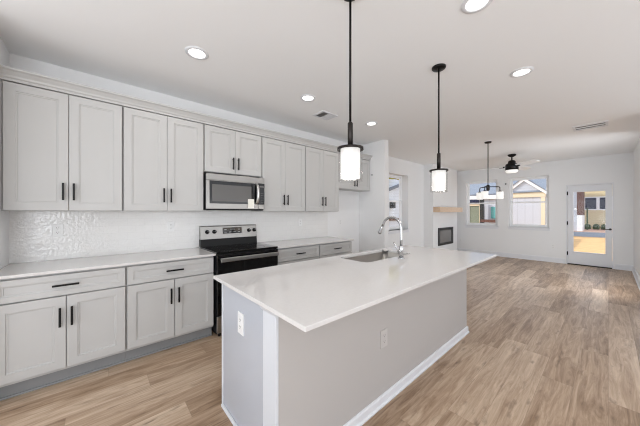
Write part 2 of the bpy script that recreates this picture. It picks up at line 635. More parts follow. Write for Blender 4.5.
# ------------------------------------------------------------------ windows and door
def window(n, axis, hole, t_in, t_out, label):
    a0, a1, z0, z1 = hole
    r = sroot('window_%d' % n)
    r['label'] = label

    def bx(bm, p0, p1, q0, q1, s0, s1):
        if axis == 'Y':
            box(bm, s0, s1, p0, p1, q0, q1)
        else:
            box(bm, p0, p1, s0, s1, q0, q1)

    def frame(bm, p0, p1, q0, q1, w, s0, s1):
        wall_holes(bm, 'Y' if axis == 'Y' else 'X', p0, p1, q0, q1, s0, s1, [(p0 + w, p1 - w, q0 + w, q1 - w)])
    fr = BM(); frame(fr, a0, a1, z0, z1, 0.035, t_out - 0.07, t_out)
    struct('window_frame', fr, 'vinyl', r, 0.002)
    zm = 1.648
    up = BM(); frame(up, a0 + 0.035, a1 - 0.035, zm - 0.02, z1 - 0.035, 0.035, t_out - 0.035, t_out - 0.012)
    su = struct('window_sash', up, 'vinyl', r, 0.002)
    g = BM(); bx(g, a0 + 0.07, a1 - 0.07, zm + 0.015, z1 - 0.07, t_out - 0.026, t_out - 0.022)
    struct('pane', g, 'glass', su)
    lo = BM(); frame(lo, a0 + 0.035, a1 - 0.035, z0 + 0.035, zm + 0.022, 0.04, t_out - 0.062, t_out - 0.038)
    sl = struct('window_sash', lo, 'vinyl', r, 0.002)
    g = BM(); bx(g, a0 + 0.075, a1 - 0.075, z0 + 0.075, zm - 0.018, t_out - 0.052, t_out - 0.048)
    struct('pane', g, 'glass', sl)
    si = BM(); bx(si, a0 - 0.03, a1 + 0.03, z0 - 0.022, z0, t_in - 0.03, t_out - 0.07)
    struct('window_sill', si, 'trim', r, 0.004)
    ap = BM(); bx(ap, a0 - 0.015, a1 + 0.015, z0 - 0.085, z0 - 0.022, t_in - 0.014, t_in)
    struct('window_apron', ap, 'trim', r, 0.002)


window(1, 'Y', WA, XF, XF + 0.15, 'white single hung window nearer the fireplace on the far wall')
window(2, 'Y', WB, XF, XF + 0.15, 'white single hung window beside the glass door, showing a gable')
window(3, 'X', WC, YW, YW + 0.25, 'white single hung window on the left wall before the fireplace')

d = sroot('door_1')
d['label'] = 'white full lite exterior door in the far wall'
b = BM()
box(b, XF - 0.012, XF + 0.14, DR[0], DR[0] + 0.028, 0.0, DR[3]); box(b, XF - 0.012, XF + 0.14, DR[1] - 0.028, DR[1], 0.0, DR[3])
box(b, XF - 0.012, XF + 0.14, DR[0] + 0.028, DR[1] - 0.028, DR[3] - 0.028, DR[3])
struct('door_frame', b, 'trim', d, 0.002)
b = BM(); wall_holes(b, 'Y', DR[0] + 0.033, DR[1] - 0.033, 0.022, DR[3] - 0.033, XF + 0.012, XF + 0.056, [(0.045, 0.603, 0.335, 1.885)])
slab = struct('door_slab', b, 'trim', d, 0.002)
b = BM(); wall_holes(b, 'Y', 0.018, 0.630, 0.308, 1.912, XF + 0.003, XF + 0.065, [(0.048, 0.600, 0.338, 1.882)])
struct('glazing_bead', b, 'trim', slab, 0.006)
b = BM(); box(b, XF + 0.03, XF + 0.036, 0.047, 0.601, 0.337, 1.883)
struct('pane', b, 'glass', slab)
b = BM(); box(b, XF - 0.03, XF + 0.14, DR[0] + 0.028, DR[1] - 0.028, 0, 0.02)
struct('threshold', b, 'bronze', d, 0.002)
for z in (0.284, 1.075, 1.854):
    b = BM(); box(b, XF - 0.016, XF + 0.01, 0.698, 0.722, z - 0.05, z + 0.05)
    struct('hinge', b, 'black', d, 0.003)
b = BM(); disc(b, (XF - 0.003, -0.03, 0.945), 0.024, 0.015, 20, 'X')
tube(b, [(XF + 0.0, -0.03, 0.945), (XF - 0.045, -0.03, 0.945)], 0.009)
tube(b, [(XF - 0.045, -0.04, 0.945), (XF - 0.045, 0.03, 0.945), (XF - 0.045, 0.085, 0.943)], 0.009)
struct('door_handle', b, 'bronze', slab)


# ------------------------------------------------------------------ cabinets
def shaker(bm, x0, x1, z0, z1, yf, rail=0.062, sgn=-1, th=0.019):
    """framed door or drawer front with a moulded, recessed panel; its face lies at yf, looking along sgn*Y"""
    def ring(i, dep):
        return [bm.verts.new((x, yf - sgn * dep, z)) for x, z in ((x0 + i, z0 + i), (x1 - i, z0 + i), (x1 - i, z1 - i), (x0 + i, z1 - i))]
    R = [ring(0.0, th), ring(0.0, 0.002), ring(0.002, 0.0), ring(rail, 0.0), ring(rail + 0.0015, 0.006), ring(rail + 0.011, 0.007), ring(rail + 0.0125, 0.011)]
    for A, B in zip(R, R[1:]):
        for i in range(4):
            j = (i + 1) % 4
            bm.faces.new([A[i], A[j], B[j], B[i]])
    bm.faces.new(R[-1])
    bm.faces.new(R[0][::-1])


def pull(bm, c, length, vertical, yf, sgn=-1):
    x, z = c
    h = length / 2
    off = sgn * 0.03
    w = 0.007
    if vertical:
        box(bm, x - w, x + w, yf + off - w, yf + off + w, z - h, z + h)
        for s in (-1, 1):
            box(bm, x - 0.004, x + 0.004, min(yf, yf + off), max(yf, yf + off), z + s * (h - 0.02) - 0.004, z + s * (h - 0.02) + 0.004)
    else:
        box(bm, x - h, x + h, yf + off - w, yf + off + w, z - w, z + w)
        for s in (-1, 1):
            box(bm, x + s * (h - 0.02) - 0.004, x + s * (h - 0.02) + 0.004, min(yf, yf + off), max(yf, yf + off), z - 0.004, z + 0.004)


YU, YB = 3.10, 2.81
GAP = 0.0075
ZT, ZB = 2.39, 1.372


def upper_cabinet(x0, x1, z0, label, group, yf=YU, pz=None):
    t = thing('wall_cabinet', label, 'cabinet', (x0, yf, z0), 'wall cabinets along the left wall')
    b = BM(); box(b, x0 + 0.0005, x1 - 0.0005, yf + 0.032, YK - 0.001 if z0 > 1.4 else YK - 0.0085, z0, ZT + 0.004)
    obj('cabinet_box', b, 'cab', t)
    xm = (x0 + x1) / 2
    for (a, c, px) in ((x0 + GAP, xm - 0.002, xm - 0.033), (xm + 0.002, x1 - GAP, xm + 0.033)):
        b = BM(); shaker(b, a, c, z0 + 0.004, ZT - 0.004, yf)
        dr = obj('cabinet_door', b, 'cab', t)
        zc = pz if pz is not None else z0 + 0.166
        b = BM(); pull(b, (px, zc), 0.148, True, yf)
        obj('handle', b, 'black', dr, 0.0015)
    return t


UX = [-0.573, 0.173, 0.919, 1.665, 2.411, 3.157]
GU = None
upper_cabinet(UX[0], UX[1], ZB, 'tall grey two-door wall cabinet at the left end, over the outlet', None)
upper_cabinet(UX[1], UX[2], ZB, 'tall grey two-door wall cabinet just left of the microwave', None)
upper_cabinet(UX[2], UX[3], 1.838, 'short grey two-door wall cabinet directly above the microwave', None, YU, 1.965)
upper_cabinet(UX[3], UX[4], ZB, 'tall grey two-door wall cabinet just right of the microwave', None)
upper_cabinet(UX[4], UX[5], ZB, 'tall grey two-door wall cabinet beside the short one over the empty fridge space', None)
upper_cabinet(UX[5], XRET - 0.004, 1.785, 'short grey two-door wall cabinet over the empty fridge space, behind the near pendant', None, 3.14, 1.915)
# filler strip at the left end, crown moulding above all of them
b = BM(); box(b, XL, UX[0] - 0.001, YU + 0.02, YK - 0.009, ZB, ZT + 0.004)
tag(obj('filler_strip', b, 'cab'), 'narrow grey filler strip between leftmost wall cabinet and end wall', 'filler')
cp = [(YU + 0.03, ZT + 0.004), (YU - 0.004, ZT + 0.004), (YU - 0.004, ZT + 0.022), (YU - 0.014, ZT + 0.03), (YU - 0.018, ZT + 0.044), (YU - 0.04, ZT + 0.07), (YU - 0.056, ZT + 0.08), (YU - 0.056, ZT + 0.094), (YU + 0.03, ZT + 0.094)]
b = BM(); prism(b, cp, XL + 0.001, 3.157, 'X'); prism(b, [(y + 0.04, z) for y, z in cp], 3.1575, XRET - 0.001, 'X')
struct('trim_2', b, 'cab')


def base_cabinet(x0, x1, label):
    t = thing('base_cabinet', label, 'cabinet', (x0, YB, 0), 'base cabinets along the left wall')
    b = BM(); box(b, x0 + 0.0005, x1 - 0.0005, YB + 0.032, YK - 0.001, 0.115, 0.8915)
    obj('cabinet_box', b, 'cab', t)
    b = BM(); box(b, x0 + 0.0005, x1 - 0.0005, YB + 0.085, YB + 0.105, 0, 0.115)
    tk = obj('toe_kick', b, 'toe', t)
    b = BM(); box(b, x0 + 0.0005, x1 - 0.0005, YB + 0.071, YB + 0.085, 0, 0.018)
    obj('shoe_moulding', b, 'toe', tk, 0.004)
    xm = (x0 + x1) / 2
    b = BM(); shaker(b, x0 + GAP, x1 - GAP, 0.712, 0.874, YB, 0.042)
    dw = obj('drawer_front', b, 'cab', t)
    b = BM(); pull(b, (xm, 0.795), 0.15, False, YB)
    obj('handle', b, 'black', dw, 0.0015)
    for (a, c, px) in ((x0 + GAP, xm - 0.002, xm - 0.033), (xm + 0.002, x1 - GAP, xm + 0.033)):
        b = BM(); shaker(b, a, c, 0.142, 0.702, YB)
        dr = obj('cabinet_door', b, 'cab', t)
        b = BM(); pull(b, (px, 0.548), 0.148, True, YB)
        obj('handle', b, 'black', dr, 0.0015)
    return t


base_cabinet(-0.571, 0.181, 'grey base cabinet at far left with a wide drawer over two doors')
base_cabinet(0.181, 0.937, 'grey base cabinet standing just left of the range')
base_cabinet(1.724, 2.455, 'grey base cabinet just right of the range, seen over the island')
base_cabinet(2.455, 3.17, 'grey base cabinet at the right end of the run beside the fridge space')
b = BM(); box(b, XL, -0.572, YB + 0.02, YK - 0.001, 0.115, 0.8915)
tag(obj('filler_strip', b, 'cab'), 'narrow grey filler strip between leftmost base cabinet and end wall', 'filler')


def slab(name, x0, x1, label):
    b = BM(); box(b, x0, x1, YB - 0.028, YK - 0.0085, 0.892, 0.914)
    solo(name, b, 'quartz', label, 'countertop', None, 0.003)


slab('countertop', XL + 0.0005, 0.945, 'white quartz countertop on the base cabinets left of the range')
slab('countertop', 1.718, 3.185, 'white quartz countertop on the base cabinets right of the range')

# ------------------------------------------------------------------ range
t = thing('range', 'freestanding stainless and black glass electric range between the base cabinets', 'stove', (1.331, 2.78, 0))
RX0, RX1 = 0.952, 1.711
b = BM(); box(b, RX0, RX1, 2.80, 3.405, 0.035, 0.905)
obj('body', b, 'blackplastic', t, 0.004)
b = BM(); box(b, RX0 - 0.002, RX1 + 0.002, 2.772, 3.36, 0.9055, 0.926)
ck = obj('cooktop', b, 'blackglass', t, 0.004)
for (cx, cy, r) in ((1.14, 2.93, 0.10), (1.52, 2.93, 0.085), (1.14, 3.20, 0.085), (1.52, 3.20, 0.10), (1.33, 3.24, 0.06)):
    b = BM(); lathe(b, [(r, 0.9262), (r, 0.9267), (r - 0.004, 0.9267), (r - 0.004, 0.9262)], (cx, cy, 0))
    obj('burner_ring', b, 'ring', ck)
b = BM(); prism(b, [(3.41, 0.926), (3.335, 0.926), (3.345, 1.015), (3.41, 1.015)], RX0, RX1, 'X')
obj('vent_panel', b, 'blackplastic', t)
b = BM(); prism(b, [(3.41, 1.0155), (3.338, 1.0155), (3.356, 1.175), (3.372, 1.184), (3.41, 1.184)], RX0, RX1, 'X')
bg = obj('backguard', b, 'steel', t, 0.003)
b = BM(); box(b, 1.225, 1.485, 3.344, 3.36, 1.075, 1.155)
dsp = obj('display', b, 'blackglass', t, 0.002)
for i in range(4):
    for j in range(2):
        if not (1 <= i <= 2 and j == 1):
            b = BM(); box(b, 1.245 + i * 0.062, 1.275 + i * 0.062, 3.3425, 3.345, 1.092 + j * 0.034, 1.098 + j * 0.034)
            obj('button_mark', b, 'mark', dsp)
b = BM(); box(b, 1.325, 1.385, 3.3425, 3.345, 1.124, 1.14)
obj('clock_display', b, 'slot', dsp)
for kx in (1.03, 1.118, 1.592, 1.672):
    b = BM(); lathe(b, [(0, 3.352), (0.026, 3.352), (0.026, 3.345), (0.021, 3.342), (0.019, 3.318), (0.0, 3.316)], (kx, 0, 1.108), 24, 'Y')
    kn = obj('knob', b, 'black', t)
    b = BM(); box(b, kx - 0.002, kx + 0.002, 3.3145, 3.318, 1.108, 1.126)
    obj('pointer', b, 'mark', kn)
b = BM(); box(b, RX0 + 0.002, RX1 - 0.002, 2.765, 2.80, 0.235, 0.895)
od = obj('oven_door', b, 'blackglass', t, 0.004)
b = BM(); box(b, RX0 + 0.10, RX1 - 0.10, 2.762, 2.766, 0.36, 0.70)
obj('oven_window', b, 'blackglass', od)
b = BM(); box(b, RX0 + 0.022, RX1 - 0.022, 2.70, 2.722, 0.822, 0.868)
for sx in (RX0 + 0.035, RX1 - 0.065):
    box(b, sx, sx + 0.03, 2.72, 2.766, 0.832, 0.858)
obj('handle', b, 'steel', od, 0.006, 3, label='wide stainless bar handle')
b = BM(); box(b, RX0 + 0.002, RX1 - 0.002, 2.768, 2.80, 0.05, 0.228)
obj('storage_drawer', b, 'steel', t, 0.004)
for lx in (RX0 + 0.05, RX1 - 0.05):
    for ly in (2.83, 3.36):
        b = BM(); disc(b, (lx, ly, 0), 0.018, 0.0355, 16)
        obj('foot', b, 'blackplastic', t)

# ------------------------------------------------------------------ microwave
MX0, MX1, MY, MZ0, MZ1 = UX[2] + 0.003, UX[3] - 0.003, 3.025, 1.388, 1.812
t = thing('microwave', 'stainless over-the-range microwave under the short wall cabinet', 'microwave', (MX0, MY, MZ0))
b = BM(); box(b, MX0, MX1, MY + 0.028, YK - 0.009, MZ0, MZ1)
obj('case', b, 'blackplastic', t, 0.003)
b = BM(); box(b, MX0, MX1, MY, MY + 0.0275, MZ1 - 0.075, MZ1)
obj('top_grille', b, 'steel', t, 0.003)
XD = MX1 - 0.09
b = BM(); box(b, MX0, XD, MY, MY + 0.0275, MZ0 + 0.012, MZ1 - 0.076)
md = obj('microwave_door', b, 'steel', t, 0.003)
b = BM(); box(b, MX0 + 0.034, XD - 0.004, MY - 0.003, MY + 0.001, MZ0 + 0.075, MZ1 - 0.082)
wb = obj('door_glass', b, 'blackglass', md, 0.002)
b = BM(); box(b, MX0 + 0.062, XD - 0.10, MY - 0.0045, MY - 0.002, MZ0 + 0.10, MZ1 - 0.125)
obj('window_screen', b, 'mesh', md)
b = BM(); tube(b, [(XD - 0.026, MY, MZ0 + 0.085), (XD - 0.026, MY - 0.03, MZ0 + 0.105), (XD - 0.026, MY - 0.045, MZ0 + 0.16), (XD - 0.026, MY - 0.05, MZ0 + 0.21), (XD - 0.026, MY - 0.045, MZ0 + 0.27), (XD - 0.026, MY - 0.03, MZ0 + 0.315), (XD - 0.026, MY, MZ0 + 0.335)], 0.016, 12)
obj('handle', b, 'brightsteel', md, label='curved bright vertical handle')
b = BM(); box(b, XD + 0.002, MX1, MY, MY + 0.0275, MZ0 + 0.075, MZ1 - 0.076)
cp_ = obj('control_panel', b, 'blackglass', t, 0.002)
b = BM(); box(b, XD + 0.015, MX1 - 0.012, MY - 0.001, MY + 0.001, MZ1 - 0.125, MZ1 - 0.108)
obj('clock_display', b, 'slot', cp_)
for i in range(3):
    for j in range(5):
        b = BM(); box(b, XD + 0.016 + i * 0.022, XD + 0.026 + i * 0.022, MY - 0.0008, MY + 0.001, MZ0 + 0.10 + j * 0.03, MZ0 + 0.104 + j * 0.03)
        obj('button_mark', b, 'slot', cp_)
b = BM(); box(b, XD + 0.002, MX1, MY, MY + 0.0275, MZ0 + 0.012, MZ0 + 0.074)
obj('lower_trim', b, 'steel', t, 0.003)
b = BM(); box(b, MX0 + 0.01, MX1 - 0.01, MY + 0.02, MY + 0.06, MZ0 - 0.006, MZ0 + 0.003)
obj('bottom_vent', b, 'blackplastic', t)
b = BM(); prism(b, [(MY - 0.006, 1.528), (MY - 0.0045, 1.528), (MY - 0.0045, 1.410), (MY - 0.006, 1.410)], 1.424, 1.508, 'X')
solo('paper_card', b, 'paper', 'small blank white paper card stuck to the lower right of the microwave door', 'card')

# ------------------------------------------------------------------ island
IX0, IX1, IY0, IY1 = 0.653, 3.13, 1.057, 1.795
t = thing('kitchen_island', 'long grey kitchen island with a white corner post, under a quartz top', 'kitchen island', (IX0, IY0, 0))
b = BM()
SX0, SX1, SY0, SY1 = 1.775, 2.56, 1.405, 1.755
wall_holes(b, 'X', IX0 + 0.02, IX1 - 0.02, 0.10, 0.8835, IY0 + 0.10, IY0 + 0.12, [])
box(b, IX0 + 0.02, IX0 + 0.04, IY0 + 0.12, IY1 - 0.021, 0.10, 0.8915); box(b, IX1 - 0.04, IX1 - 0.02, IY0 + 0.12, IY1 - 0.021, 0.10, 0.8915)
box(b, IX0 + 0.04, IX1 - 0.04, IY0 + 0.12, IY1 - 0.021, 0.10, 0.12)
obj('cabinet_box', b, 'cabbox', t)
b = BM(); box(b, IX0 + 0.0045, IX1 - 0.0005, IY0, IY0 + 0.0995, 0.0, 0.8915)
obj('back_panel', b, 'islandback', t)
b = BM(); box(b, IX0 + 0.004, IX0 + 0.02, IY0 + 0.128, IY1 - 0.012, 0.0, 0.8915)
obj('end_panel', b, 'islandend', t)
b = BM(); box(b, IX1 - 0.0195, IX1, IY0 + 0.1, IY1, 0.0, 0.8915)
obj('end_panel', b, 'islandend', t)
b = BM(); box(b, IX0 - 0.012, IX0 + 0.004, IY0 - 0.001, IY0 + 0.1275, 0.0, 0.8915)
ps = obj('corner_post', b, 'post', t, 0.002, label='flat white painted corner post')
b = BM(); prism(b, [(IX0 - 0.012, 0.853), (IX0 - 0.018, 0.860), (IX0 - 0.028, 0.880), (IX0 - 0.028, 0.8915), (IX0 - 0.012, 0.8915)], IY0 - 0.001, IY0 + 0.142, 'Y')
obj('post_cap', b, 'post', ps)
b = BM(); box(b, IX0 - 0.002, IX0 + 0.02, IY1 - 0.009, IY1 + 0.004, 0.0, 0.8915)
obj('edge_strip', b, 'trim', t, 0.001, label='thin white strip at the kitchen edge of the end panel')
b = BM()
prism(b, low_base(IY0, -1), IX0 - 0.012, IX1 + 0.022, 'X')
prism(b, low_base(IX1, 1), IY0 - 0.012, IY1, 'Y')
obj('baseboard', b, 'trim', t, label='white baseboard along the living side')
b = BM(); box(b, IX0 - 0.012, IX0 + 0.0035, IY0 + 0.128, IY1 - 0.0095, 0, 0.02)
obj('shoe_moulding', b, 'trim', t, 0.004)
xs = [IX0 + 0.022, 1.26, 1.72, 2.18, 2.64, IX1 - 0.022]
for i in range(5):
    b = BM(); shaker(b, xs[i] + 0.003, xs[i + 1] - 0.003, 0.14, 0.868, IY1, 0.062, 1)
    dr = obj('cabinet_door', b, 'cab', t)
    b = BM(); pull(b, (xs[i + 1] - 0.035 if i % 2 == 0 else xs[i] + 0.035, 0.76), 0.148, True, IY1, 1)
    obj('handle', b, 'black', dr, 0.0015)
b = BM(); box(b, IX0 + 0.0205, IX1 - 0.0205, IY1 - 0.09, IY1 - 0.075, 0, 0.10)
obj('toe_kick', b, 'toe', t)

# island top with the sink cut-out
b = BM()
wall_like = [(0.603, 3.153), (0.776, 1.832)]
xs_, ys_ = [0.603, SX0, SX1, 3.153], [0.776, SY0, SY1, 1.832]
V = {}
for i, x in enumerate(xs_):
    for j, y in enumerate(ys_):
        for k, z in enumerate((0.892, 0.914)):
            V[i, j, k] = b.verts.new((x, y, z))
for i in range(3):
    for j in range(3):
        if (i, j) == (1, 1):
            continue
        for k in (0, 1):
            b.faces.new([V[i, j, k], V[i + 1, j, k], V[i + 1, j + 1, k], V[i, j + 1, k]])
for i in range(3):
    for j in (0, 3):
        b.faces.new([V[i, j, 0], V[i + 1, j, 0], V[i + 1, j, 1], V[i, j, 1]])
        b.faces.new([V[j, i, 0], V[j, i + 1, 0], V[j, i + 1, 1], V[j, i, 1]])
for j in (1, 2):
    b.faces.new([V[1, j, 0], V[2, j, 0], V[2, j, 1], V[1, j, 1]])
    b.faces.new([V[j, 1, 0], V[j, 2, 0], V[j, 2, 1], V[j, 1, 1]])
ed = [e for e in b.edges if {tuple(round(c, 4) for c in v.co)[:2] for v in e.verts} <= {(SX0, SY0)} or
      {tuple(round(c, 4) for c in v.co)[:2] for v in e.verts} <= {(SX0, SY1)} or
      {tuple(round(c, 4) for c in v.co)[:2] for v in e.verts} <= {(SX1, SY0)} or
      {tuple(round(c, 4) for c in v.co)[:2] for v in e.verts} <= {(SX1, SY1)}]
bmesh.ops.bevel(b, geom=ed, offset=0.05, segments=5, affect='EDGES', profile=0.5)
solo('island_countertop', b, 'quartz', 'large white quartz countertop over the island with a sink cut-out', 'countertop', None, 0.003)


def rrect(x0, x1, y0, y1, r, n=6):
    out = []
    for cx, cy, a in ((x1 - r, y1 - r, 0), (x0 + r, y1 - r, PI / 2), (x0 + r, y0 + r, PI), (x1 - r, y0 + r, 1.5 * PI)):
        for k in range(n + 1):
            q = a + PI / 2 * k / n
            out.append((cx + r * math.cos(q), cy + r * math.sin(q)))
    return out


t = thing('sink', 'stainless undermount single bowl sink set in the island top', 'sink', (2.18, 1.58, 0.66))
b = BM()
levels = [(0.02, 0.8915, 0.06), (-0.003, 0.8915, 0.05), (-0.005, 0.72, 0.05), (-0.02, 0.685, 0.05), (-0.05, 0.675, 0.045)]
rings = []
for off, z, r in levels:
    rings.append([b.verts.new((x, y, z)) for x, y in rrect(SX0 - off, SX1 + off, SY0 - off, SY1 + off, r)])
for A, B in zip(rings, rings[1:]):
    for i in range(len(A)):
        j = (i + 1) % len(A)
        f = b.faces.new([A[i], A[j], B[j], B[i]])
        f.smooth = True
b.faces.new(rings[-1])
obj('basin', b, 'sink', t)
b = BM(); lathe(b, [(0.0, 0.6765), (0.025, 0.6765), (0.045, 0.680), (0.055, 0.6785), (0.055, 0.6755)], (2.18, 1.60, 0))
obj('drain', b, 'chrome', t)

FX, FY = 2.19, 1.315
t = thing('kitchen_faucet', 'chrome high-arc pull-down faucet standing behind the island sink', 'faucet', (FX, FY, 0.914))
b = BM(); lathe(b, [(0, 0.914), (0.03, 0.914), (0.03, 0.92), (0.024, 0.926), (0.0, 0.926)], (FX, FY, 0), 24)
obj('base_flange', b, 'chrome', t)
b = BM(); lathe(b, [(0.0, 0.9262), (0.021, 0.9262), (0.021, 1.03), (0.017, 1.036), (0.0, 1.036)], (FX, FY, 0), 24)
bd = obj('body', b, 'chrome', t)
b = BM()
R_ = 0.104
pts = [(FX, FY, 1.0365), (FX, FY, 1.10), (FX, FY, 1.16), (FX, FY, 1.205)]
for k in range(1, 17):
    a = PI - k * (PI * 0.88) / 16
    pts.append((FX, FY + R_ + R_ * math.cos(a), 1.205 + R_ * math.sin(a)))
last = Vector(pts[-1]); prev = Vector(pts[-2])
dirn = (last - prev).normalized()
pts.append(tuple(last + dirn * 0.03))
tube(b, pts, 0.0125, 14)
obj('spout', b, 'chrome', t)
b = BM()
p0 = last + dirn * 0.031
tube(b, [p0, p0 + dirn * 0.005, p0 + dirn * 0.035, p0 + dirn * 0.07, p0 + dirn * 0.08], [0.0125, 0.0145, 0.016, 0.0195, 0.019], 14)
sh = obj('spray_head', b, 'chrome', t)
b = BM(); tube(b, [p0 + dirn * 0.0805, p0 + dirn * 0.083], 0.016, 14)
obj('nozzle', b, 'blackplastic', sh)
b = BM()
tube(b, [(FX - 0.021, FY, 0.985), (FX - 0.045, FY, 0.985)], 0.016, 14)
tube(b, [(FX - 0.04, FY, 0.987), (FX - 0.055, FY + 0.015, 1.02), (FX - 0.075, FY + 0.035, 1.075)], [0.008, 0.007, 0.006], 10)
obj('lever', b, 'chrome', bd)


# ------------------------------------------------------------------ outlets and switches
def plate(name, label, cat, c, normal, kind='outlet', w=0.072, h=0.118, pm='plate', sm='slot'):
    """wall plate centred at c, looking along normal ('-X' or '-Y')"""
    t = thing(name, label, cat, c, 'wall outlets' if name == 'wall_outlet' else None)
    x, y, z = c

    def bx(bm, u0, u1, z0, z1, d0, d1):
        if normal == '-Y':
            box(bm, x + u0, x + u1, y - d1, y - d0, z + z0, z + z1)
        else:
            box(bm, x - d1, x - d0, y + u0, y + u1, z + z0, z + z1)
    b = BM(); bx(b, -w / 2, w / 2, -h / 2, h / 2, 0, 0.006)
    p = obj('cover_plate', b, pm, t, 0.002)
    if kind == 'outlet':
        for s in (-1, 1):
            b = BM(); bx(b, -0.017, 0.017, s * 0.021 - 0.015, s * 0.021 + 0.015, 0.006, 0.008)
            so = obj('socket', b, pm, t, 0.003)
            b = BM()
            bx(b, -0.009, -0.006, s * 0.021 - 0.002, s * 0.021 + 0.008, 0.0075, 0.0085)
            bx(b, 0.006, 0.009, s * 0.021 - 0.002, s * 0.021 + 0.008, 0.0075, 0.0085)
            bx(b, -0.003, 0.003, s * 0.021 - 0.011, s * 0.021 - 0.006, 0.0075, 0.0085)
            obj('slots', b, sm, so)
    else:
        n = kind
        for i in range(n):
            u = (i - (n - 1) / 2) * 0.046
            b = BM(); bx(b, u - 0.016, u + 0.016, -0.033, 0.033, 0.006, 0.0095)
            obj('rocker', b, pm, t, 0.002)
    return t


yb_ = YK - 0.008
plate('wall_outlet', 'white outlet in the tile backsplash under the leftmost wall cabinet', 'outlet', (-0.294, yb_, 1.19), '-Y')
plate('wall_outlet', 'white outlet in the tile backsplash just left of the range', 'outlet', (0.64, yb_, 1.19), '-Y')
plate('wall_outlet', 'white outlet in the tile backsplash right of the range', 'outlet', (2.55, yb_, 1.19), '-Y')
plate('wall_outlet', 'white outlet on bare wall of the empty fridge space', 'outlet', (3.52, YK, 1.17), '-Y')
plate('wall_outlet', 'white outlet on the grey end panel of the island', 'outlet', (IX0 + 0.004, 1.487, 0.678), '-X', 'outlet', 0.08, 0.132)
M['plategrey'] = mat('grey_outlet_plate', S(196, 192, 189), 0.45)
M['slotgrey'] = mat('grey_outlet_slot', S(120, 116, 114), 0.5)
plate('wall_outlet', 'greyish outlet low on the long living side of the island', 'outlet', (1.528, IY0, 0.462), '-Y', 'outlet', 0.08, 0.125, 'plategrey', 'slotgrey')
plate('wall_outlet', 'white outlet low on the far wall near the fireplace corner', 'outlet', (XF, 3.32, 0.42), '-X')
plate('wall_outlet', 'white outlet low on the far wall left of the glass door', 'outlet', (XF, 0.99, 0.43), '-X')
plate('light_switch', 'white double rocker switch on the far wall right of the glass door', 'switch', (XF, -0.25, 1.19), '-X', 2, 0.116, 0.118)
plate('wall_outlet', 'white outlet on the chimney breast above the mantel', 'outlet', (7.87, 3.30, 1.83), '-Y')
b = BM(); lathe(b, [(0, 0), (0.012, 0), (0.012, -0.004), (0.006, -0.007), (0.006, -0.018), (0.0, -0.02)], (XRET, 3.098, 2.102), 16, 'X')
solo('wall_hook', b, 'black', 'tiny black hook on the white wall right of the fridge-space cabinet', 'hook')
b = BM(); lathe(b, [(0, 0), (0.02, 0), (0.02, -0.006), (0.012, -0.01), (0.012, -0.02), (0.0, -0.022)], (XF, 2.051, 2.215), 16, 'X')
solo('wall_hook', b, 'black', 'tiny black hook on the far wall between the two windows', 'hook')

# ------------------------------------------------------------------ fireplace and mantel
t = thing('fireplace', 'black framed fireplace insert in the white chimney breast', 'fireplace', (8.02, 3.30, 0.36))
b = BM(); wall_holes(b, 'X', 7.492, 8.556, 0.365, 0.893, 3.278, 3.2995, [(7.60, 8.45, 0.44, 0.81)])
obj('surround', b, 'firebox', t, 0.003)
b = BM(); box(b, 7.60, 8.45, 3.292, 3.2995, 0.44, 0.81)
obj('screen', b, 'fireglass', t)
b = BM(); box(b, 7.62, 8.43, 3.274, 3.281, 0.835, 0.85); box(b, 7.62, 8.43, 3.274, 3.281, 0.39, 0.405)
obj('louver', b, 'blackplastic', t)
b = BM(); box(b, 7.185, 8.83, 3.10, 3.2995, 1.362, 1.508)
solo('mantel_shelf', b, 'wood', 'chunky oak beam mantel on the chimney breast above the fireplace', 'mantel', None, 0.004)


# ------------------------------------------------------------------ pendants, chandelier, fan
def pendant(cx, cy, label):
    t = thing('pendant_lamp', label, 'pendant lamp', (cx, cy, HC), 'pendants over the island')
    b = BM(); lathe(b, [(0, HC), (0.062, HC), (0.062, HC - 0.012), (0.056, HC - 0.02), (0.012, HC - 0.024), (0.0, HC - 0.024)], (cx, cy, 0), 32)
    cn = obj('canopy', b, 'black', t)
    for s in (-1, 1):
        b = BM(); lathe(b, [(0, HC - 0.020), (0.005, HC - 0.020), (0.005, HC - 0.026), (0, HC - 0.027)], (cx + s * 0.025, cy, 0), 10)
        obj('screw', b, 'bronze', cn)
    b = BM(); tube(b, [(cx, cy, HC - 0.024), (cx, cy, 1.92)], 0.0075, 12)
    obj('stem', b, 'black', t)
    b = BM(); lathe(b, [(0, 1.925), (0.011, 1.925), (0.0165, 1.918), (0.0165, 1.766), (0.0, 1.766)], (cx, cy, 0), 20)
    obj('socket_sleeve', b, 'bronze', t)
    b = BM(); lathe(b, [(0, 1.7652), (0.082, 1.7652), (0.082, 1.750), (0.078, 1.750), (0.078, 1.757), (0.0, 1.757)], (cx, cy, 0), 40)
    obj('top_ring', b, 'bronze', t)
    b = BM(); lathe(b, [(0.077, 1.7495), (0.077, 1.553), (0.074, 1.551), (0.074, 1.7495)], (cx, cy, 0), 40)
    obj('clear_shade', b, 'clearglass', t, label='clear glass outer cylinder')
    b = BM(); lathe(b, [(0.0, 1.756), (0.061, 1.756), (0.061, 1.576), (0.058, 1.571), (0.0, 1.570)], (cx, cy, 0), 40)
    ob = obj('inner_shade', b, 'opal', t, label='lit white inner cylinder')
    l = bpy.data.lights.new('lamp_glow', 'POINT')
    l.energy = 1.6; l.color = (1.0, 0.95, 0.88); l.shadow_soft_size = 0.05
    lo = bpy.data.objects.new('lamp_glow', l); C.objects.link(lo); lo.parent = t
    lo.location = (0, 0, 1.53 - HC)
    return t


pendant(1.185, 1.066, 'nearer black pendant with lit cylinder shade hanging over the island front')
pendant(2.439, 1.066, 'farther black pendant with lit cylinder shade hanging over the island sink end')

